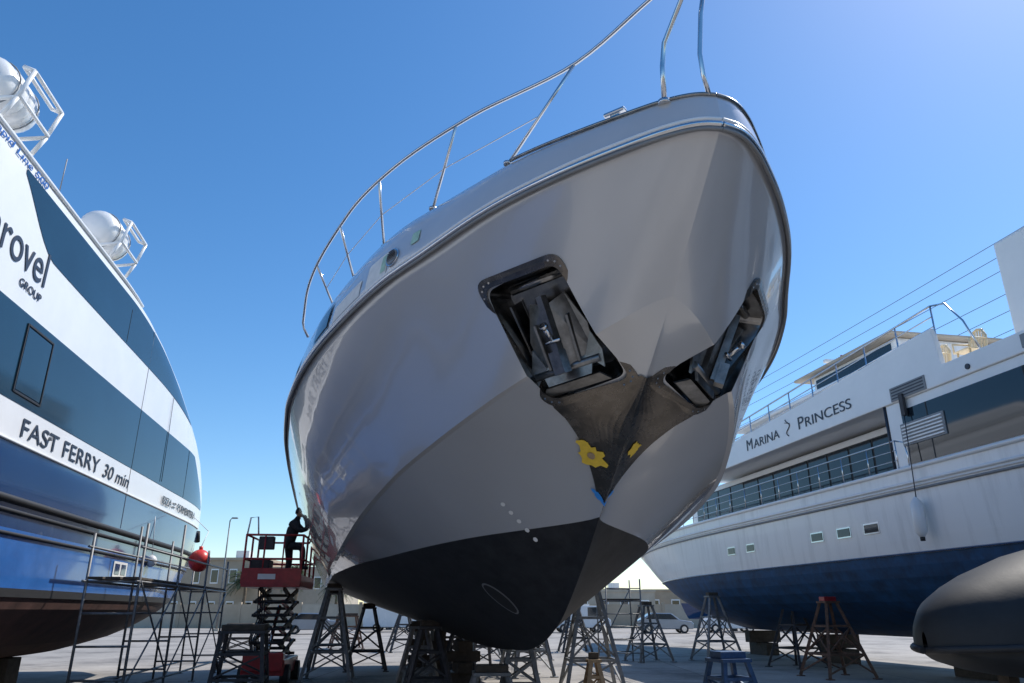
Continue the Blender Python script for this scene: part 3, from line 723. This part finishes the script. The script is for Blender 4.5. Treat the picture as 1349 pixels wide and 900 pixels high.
for p in [15.4+i*1.2 for i in range(11)]: P.tube('upper_rail_posts',M['steel'],[(.12,p,6.5),(.12,p,7.95-.05*(p-15.4))],.020,6)
for dz in (0,-.25,-.48): P.tube('upper_rails',M['steel'],[(.12,p,7.95+dz-.05*(p-15.4)) for p in [15.4+i*.6 for i in range(21)]],.022 if dz==0 else .014,6)
P.tube('upper_rails',M['steel'],[(.12,15.4,7.95),(.12,15.0,7.85),(.12,14.6,7.3),(.12,14.3,6.5)],.022,8)
P.box('wheelhouse',M['white'],(3.6,24.0,7.05),(4.6,7.0,1.3),bev=.15,taper=.92)
P.box('wheelhouse_windows',M['glass'],(3.6,24.0,7.2),(4.56,6.9,.55),taper=.94)
P.box('wheelhouse_roof',M['white'],(3.6,23.3,7.78),(4.9,7.4,.14),bev=.05)
P.box('upper_salon',M['white_w'],(3.8,20.8,8.2),(3.8,4.0,.8),bev=.1); P.box('upper_salon_windows',M['glass'],(3.8,20.8,8.25),(3.83,3.6,.45))
P.box('upper_salon_roof',M['beige2'],(3.8,21.,8.65),(4.4,4.8,.1),bev=.04)
P.tube('radar_mast',M['white'],[(3.6,23.5,8.6),(3.6,23.5,9.6)],.07,10); P.box('radar_scanner',M['white'],(3.6,23.5,9.5),(1.4,.16,.12),bev=.03); P.ball('radome',M['white'],(3.0,23.0,9.05),.25)
P.tube('mast_light',M['red'],[(3.6,23.5,9.6),(3.6,23.5,9.75)],.05,8)
P.box('funnel_block',M['white'],(3.6,9.9,7.8),(4.6,9.4,2.8),bev=.06)
P.box('funnel_door',M['white_w'],(1.29,12.4,7.3),(.02,.8,1.7))
def chair(p,x):
    z=6.42; nm='deck_chair_%d'%int(p*10)
    for dx in (-.2,.2):
        for dp in (-.2,.2): P.tube(nm,M['chair'],[(x+dx,p+dp,z-.08),(x+dx*.85,p+dp*.85,z+.44)],.022,6)
    P.box(nm,M['chair'],(x,p,z+.45),(.46,.46,.03),bev=.01)
    P.tube(nm,M['chair'],[(x+.2,p-.22,z+.44),(x+.25,p-.22,z+.75),(x+.27,p-.12,z+.92),(x+.28,p,z+.96),(x+.27,p+.12,z+.92),(x+.25,p+.22,z+.75),(x+.2,p+.22,z+.44)],.03,6)
    for dp in (-.14,-.07,0,.07,.14): P.box(nm,M['chair'],(x+.245,p+dp,z+.68),(.015,.045,.5),ry=.12)
    for dp in (-.24,.24): P.tube(nm,M['chair'],[(x-.2,p+dp,z+.44),(x-.2,p+dp,z+.66),(x+.22,p+dp,z+.68)],.022,6)
chair(16.25,.72); chair(15.2,.72)
fp=16.6; P.tube('fender_rope',M['textdark'],[(-.05,fp,5.9),(-.14,fp,3.9)],.012,6)
P.tube('fender',M['white'],[(-.16,fp,3.92),(-.16,fp,3.86),(-.16,fp,3.78),(-.16,fp,3.2),(-.16,fp,3.12),(-.16,fp,3.06)],[.03,.08,.13,.13,.08,.03],16)
P.tube('fender_end',M['black'],[(-.16,fp,3.08),(-.16,fp,3.0)],.05,10)
P.box('winch_bracket',M['dark_iron'],(-.04,16.6,6.0),(.08,.12,.5)); P.tube('deck_light',M['textdark'],[(.02,14.6,6.28),(-.03,14.6,6.28)],.06,10)
P.done()
for s in (8,14,20,26,31):
    q=G('keel_blocks',(12+3.6*.983-.1848*s,.983*s+.66,0),.18); q.box('blocks',M['wood_d'],(0,0,.22),(.5,1.4,.44),bev=.02); q.box('blocks',M['wood_d'],(0,0,.66),(1.3,.4,.42),bev=.02); q.done()

pw=G('power_line')
A=Vector((27,17,18.3)); D=Vector((-4.2,18,0)).normalized()
for k,zo in enumerate((.3,-.15,-.6,-2.3,-2.9,-3.6)):
    off=Vector((.5*(k%3)-.5,0,zo))
    pw.tube('cables',M['wire'],[A+off+D*t+Vector((0,0,-1.2*math.sin(math.pi*t/110))) for t in [i*5.5 for i in range(21)]],.016,5)
for t in (0,110):
    b_=A+D*t
    for sx,sy in ((-.5,-.5),(.5,-.5),(.5,.5),(-.5,.5)): pw.bar('tower',M['galv'],(b_.x+sx,b_.y+sy,0),(b_.x+sx*.25,b_.y+sy*.25,19),.1)
    for k in range(9): pw.bar('tower',M['galv'],(b_.x-.5+.04*k,b_.y-.5,k*2.1),(b_.x+.5-.04*k,b_.y-.5,k*2.1+2),.06)
    pw.bar('tower',M['galv'],(b_.x-1.4,b_.y,18.4),(b_.x+1.4,b_.y,18.4),.12); pw.bar('tower',M['galv'],(b_.x-1.4,b_.y,15.6),(b_.x+1.4,b_.y,15.6),.12)
pw.done()

T=G('tender_boat',(4.14,8.0,0),.28)
xs=[0,.04,.12,.3,.55,.9,1.4,2.2,3.2,4.2]
tz=[1.40,1.52,1.62,1.76,1.88,2.02,2.18,2.36,2.46,2.46]; bz=[1.32,1.22,1.16,1.08,1.02,.97,.92,.88,.86,.86]; wd=[.03,.16,.28,.44,.58,.72,.86,.98,1.04,1.04]
def tring(i,lower):
    c=[]; n=14; zm=1.24+.01*i
    for k in range(n+1):
        a=math.pi*k/n
        if not lower: c.append(Vector((xs[i],-wd[i]*math.cos(a),zm+(tz[i]-zm)*math.sin(a)**.8)))
        else: c.append(Vector((xs[i]+.05,-wd[i]*.93*math.cos(a),zm-.03-(zm-.03-bz[i])*math.sin(a)**.7)))
    return c
T.grid('deck_cover',M['cover'],[tring(i,False) for i in range(10)]); T.grid('lower_hull',M['cover'],[tring(i,True) for i in range(10)],flip=True)
for sg in (-1,1): T.tube('gunwale_strip',M['black'],[(xs[i]-.01,sg*(wd[i]+.0),1.225+.01*i) for i in range(10)],.035,8)
T.quad('transom',M['cover'],[(4.2,-1.04,1.3),(4.2,1.04,1.3),(4.2,.9,2.4),(4.2,-.9,2.4)]); T.quad('transom',M['cover'],[(4.25,-.97,1.3),(4.25,.97,1.3),(4.25,.6,.87),(4.25,-.6,.87)])
for y in (-.5,.5): T.bar('trailer',M['galv'],(.9,y,.5),(4.6,y,.5),.08,.1)
for x in (1.4,3.6):
    T.bar('trailer',M['galv'],(x,-.8,.5),(x,.8,.5),.08,.08)
    for y in (-.4,.4): T.bar('trailer',M['wood_d'],(x,y,.5),(x,y,.98),.14,.14)
for y in (-.95,.95): T.tube('trailer_wheels',M['black'],[(3.,y-.1,.32),(3.,y+.1,.32)],.32,20)
T.bar('trailer',M['galv'],(3.,-.95,.35),(3.,.95,.35),.07); T.bar('trailer',M['galv'],(1.4,0,.0),(1.4,0,.5),.07); T.bar('trailer',M['galv'],(3,-.5,.35),(3,-.5,.5),.07); T.bar('trailer',M['galv'],(3,.5,.35),(3,.5,.5),.07)
T.done()

# ================================================================ background
bg=bpy.data.meshes.new('ground'); bg.from_pydata([(-2500,-2500,0),(2500,-2500,0),(2500,2500,0),(-2500,2500,0)],[],[(0,1,2,3)]); bg.materials.append(ground_material())
COL.objects.link(bpy.data.objects.new('ground',bg))
def building(name,x,y,w,d,h,m,floors,cols,side=-1):
    b=G(name,(x,y,0),0)
    b.box('walls',m,(0,0,h/2),(w,d,h)); b.box('parapet',m,(0,0,h+.15),(w+.3,d+.3,.3))
    for f in range(floors):
        for c in range(cols):
            cx=-w/2+(c+.5)*w/cols; cz=h/floors*(f+.5)
            b.box('window_reveals',M['white_w'],(cx,side*(d/2+.03),cz),(w/cols*.42,.06,h/floors*.46)); b.box('windows',M['glass'],(cx,side*(d/2+.05),cz),(w/cols*.34,.06,h/floors*.38))
    b.box('rooftop_unit',M['white_w'],(w*.2,0,h+.8),(1.6,1.6,1.2)); b.done()
building('beige_building',-36,96,13,10,7.2,M['beige'],2,6)
building('beige_building',-25,100,9,9,6.4,M['beige2'],2,4)
building('beige_building',-56,105,22,10,7.8,M['beige'],2,8)
building('beige_building',12,120,18,10,4.2,M['beige2'],1,6)
building('beige_building',34,130,26,12,4.5,M['beige'],1,8)
# unseen sheds added behind the viewer to put dark reflections in the glossy hull
building('reflection_shed',-4,-34,34,14,8.5,M['beige'],2,7,1)
building('reflection_shed',34,-20,16,26,7.5,M['white_w'],2,4,1)
wl=G('boundary_wall',(0,78,0))
for k in range(-12,13): wl.box('panels',M['beige'] if k%3 else M['beige2'],(k*6,0,1.1),(5.94,.25,2.2)); wl.box('pillars',M['beige'],(k*6+3,0,1.2),(.3,.35,2.4))
wl.done()
def lamp(x,y,h):
    g=G('street_lamp',(x,y,0)); g.tube('pole',M['galv'],[(0,0,0),(0,0,h)],[.1,.05],10); g.tube('arm',M['galv'],[(0,0,h),(.1,0,h+.15),(.3,0,h+.2)],.04,8); g.box('lantern',M['grey'],(.4,0,h+.2),(.5,.26,.12),bev=.03); g.box('base',M['beige2'],(0,0,.1),(.5,.5,.2)); g.done()
lamp(-24.6,66,9.0)
def palm(x,y,h):
    g=G('palm_tree',(x,y,0)); g.tube('trunk',M['trunk'],[(0,0,0),(.1,0,h*.3),(.2,.1,h*.65),(.15,.1,h)],[.3,.22,.18,.2],10)
    for k in range(34):
        a=random.uniform(0,6.28); el=random.uniform(-.5,1.2); L=random.uniform(1.8,2.6); pts=[]
        for i in range(9):
            t=i/8; r=L*t*math.cos(el)+.05; pts.append(Vector((.15+math.cos(a)*r,.1+math.sin(a)*r,h+L*t*math.sin(el)-1.3*t*t)))
        for i in range(8):
            d=(pts[i+1]-pts[i]).normalized(); sd=d.cross(Vector((0,0,1))).normalized()
            for s_ in (-1,1):
                for q in (0,.33,.66):
                    p=pts[i].lerp(pts[i+1],q); w_=.5*(1-.6*i/8); tip=p+sd*s_*w_+d*.25-Vector((0,0,.25*w_+random.random()*.15))
                    g.quad('fronds',M['leaf'],[p,p+d*.09,tip])
    g.done()
palm(-24.5,88,5.8); palm(-20.8,92,4.6); palm(-31,90,5.0)
def car(x,y,rz,m,van=False):
    g=G('parked_car' if not van else 'parked_van',(x,y,0),rz)
    if van: prof=[(-2.4,.35),(2.4,.35),(2.45,.9),(2.1,1.15),(1.5,1.95),(-2.35,2.0),(-2.45,.9)]
    else: prof=[(-2.05,.3),(2.05,.3),(2.1,.65),(1.95,.85),(1.1,.95),(.45,1.42),(-1.0,1.45),(-1.8,1.0),(-2.1,.9)]
    g.prism('body',m,prof,-.85,.85,bev=.06,axis='y')
    wp=[(2.0,1.2),(1.5,1.85),(.6,1.85),(.6,1.2)] if van else [(.95,.98),(.42,1.36),(-.95,1.38),(-1.5,1.02)]
    g.prism('windows',M['glass'],wp,-.86,.86,axis='y')
    for sx in (-1.3,1.35):
        for sy in (-.8,.8): g.tube('wheels',M['black'],[(sx,sy-.09,.32),(sx,sy+.09,.32)],.32,18); g.tube('hubs',M['steel'],[(sx,sy-.1,.32),(sx,sy+.1,.32)],.18,12)
    for sy in (-.6,.6): g.box('lights',M['white'],(2.06 if not van else 2.42,sy,.68),(.08,.3,.12))
    g.done()
car(5.2,62,.1,M['carw'],True); car(11.5,60,.0,M['cars']); car(-14.5,58,.2,M['cars']); car(-9.5,64,0,M['carw'],True); car(-3.,66,.1,M['card']); car(17,62,0,M['carw'])
def smallboat(x,y,rz,L,h,m):
    g=G('small_boat',(x,y,0),rz); rows=[]
    for v in range(7):
        r=[]
        for i in range(21):
            t=i/20; bw=L*.15*(1-max(0,(t-.35)/.65)**2.2)
            r.append(Vector((t*L+(v/6)*.6*t,bw*math.sin(v/6*math.pi/2)**.7,.7+(h)*(v/6)**1.3+.5*max(0,t-.5)*(1-v/6))))
        rows.append(r)
    g.grid('hull',m,rows); g.grid('hull',m,[[Vector((p.x,-p.y,p.z)) for p in r] for r in rows],flip=True)
    g.grid('deck',M['deck'],[[Vector((p.x,-p.y,p.z)) for p in rows[-1]],rows[-1]],smooth=False)
    g.quad('transom',m,[rows[0][0]]+[r[0] for r in rows[1:]]+[Vector((r[0].x,-r[0].y,r[0].z)) for r in rows[:0:-1]])
    g.prism('cabin',M['white'],[(L*.25,.7+h),(L*.7,.7+h),(L*.58,1.5+h),(L*.3,1.55+h)],-L*.09,L*.09,bev=.06); g.prism('cabin_windows',M['glass'],[(L*.3,.95+h),(L*.62,.95+h),(L*.57,1.3+h),(L*.32,1.35+h)],-L*.092,L*.092)
    for x_ in (L*.2,L*.6): g.box('blocks',M['wood_d'],(x_,0,.36),(.5,1.1,.72)); g.bar('props',M['rust'],(x_,1.6,0),(x_,.9,1.3),.08); g.bar('props',M['rust'],(x_,-1.6,0),(x_,-.9,1.3),.08)
    g.done()
smallboat(-13,72,.1,9,1.6,M['white_w']); smallboat(-2,73,.2,9,1.5,M['white']); smallboat(24,66,3.0,9,1.5,M['navy'])
trestle(-1.2,31,1.7,1.2,.3,M['galv'],.3); trestle(2.6,33,1.9,1.2,.3,M['dark_iron'],.1); trestle(-9.2,27,1.2,1.2,.8,M['dark_iron'],.1); trestle(4.6,27,1.9,1.2,.3,M['galv'],.3); trestle(-4.5,33,1.7,1.2,.3,M['dark_iron'],.3); trestle(-7.5,36,1.5,1.4,.8,M['rust'],.3); trestle(.6,28,1.2,1.2,.8,M['dark_iron'],.3)
lt=G('access_tower',(3.6,26.5,0),.2)
for x in (-.6,.6):
    for y in (-.5,.5): lt.tube('standards',M['galv'],[(x,y,0),(x,y,2.6)],.025,8)
for z in (.3,.7,1.1,1.5,1.9,2.3):
    lt.tube('rungs',M['galv'],[(-.6,-.5,z),(.6,-.5,z)],.018,6); lt.tube('rungs',M['galv'],[(-.6,.5,z),(.6,.5,z)],.018,6)
lt.bar('brace',M['galv'],(-.6,.5,.3),(.6,.5,2.3),.03); lt.box('deck',M['wood_d'],(0,0,1.95),(1.2,1.,.05)); lt.done()

# ================================================================ light, sky, camera
W=bpy.data.worlds.new('World'); scene.world=W; W.use_nodes=True; nt=W.node_tree
sky=nt.nodes.new('ShaderNodeTexSky'); sky.sky_type='NISHITA'; sky.sun_disc=False
EL,AZ=math.radians(50),math.radians(52)
sky.sun_elevation=EL; sky.sun_rotation=AZ; sky.air_density=1.0; sky.dust_density=.3; sky.ozone_density=2.8
hs=nt.nodes.new('ShaderNodeHueSaturation'); hs.inputs['Saturation'].default_value=1.27; hs.inputs['Value'].default_value=1.12
nt.links.new(sky.outputs[0],hs.inputs['Color']); nt.links.new(hs.outputs[0],nt.nodes['Background'].inputs[0]); nt.nodes['Background'].inputs[1].default_value=.15
sd=Vector((math.sin(AZ)*math.cos(EL),math.cos(AZ)*math.cos(EL),math.sin(EL)))
sl=bpy.data.lights.new('sun','SUN'); sl.energy=5; sl.angle=math.radians(.5); sl.color=(1,.95,.88)
so=bpy.data.objects.new('sun',sl); so.rotation_euler=sd.to_track_quat('Z','Y').to_euler(); COL.objects.link(so)
cam=bpy.data.cameras.new('camera'); cam.lens=26; cam.sensor_width=36; cam.clip_end=6000; cam.clip_start=.05
co=bpy.data.objects.new('camera',cam); co.location=(0,0,1.6); co.rotation_euler=(math.radians(110),0,0); COL.objects.link(co); scene.camera=co
scene.view_settings.view_transform='Standard'; scene.view_settings.look='None'; scene.view_settings.exposure=0
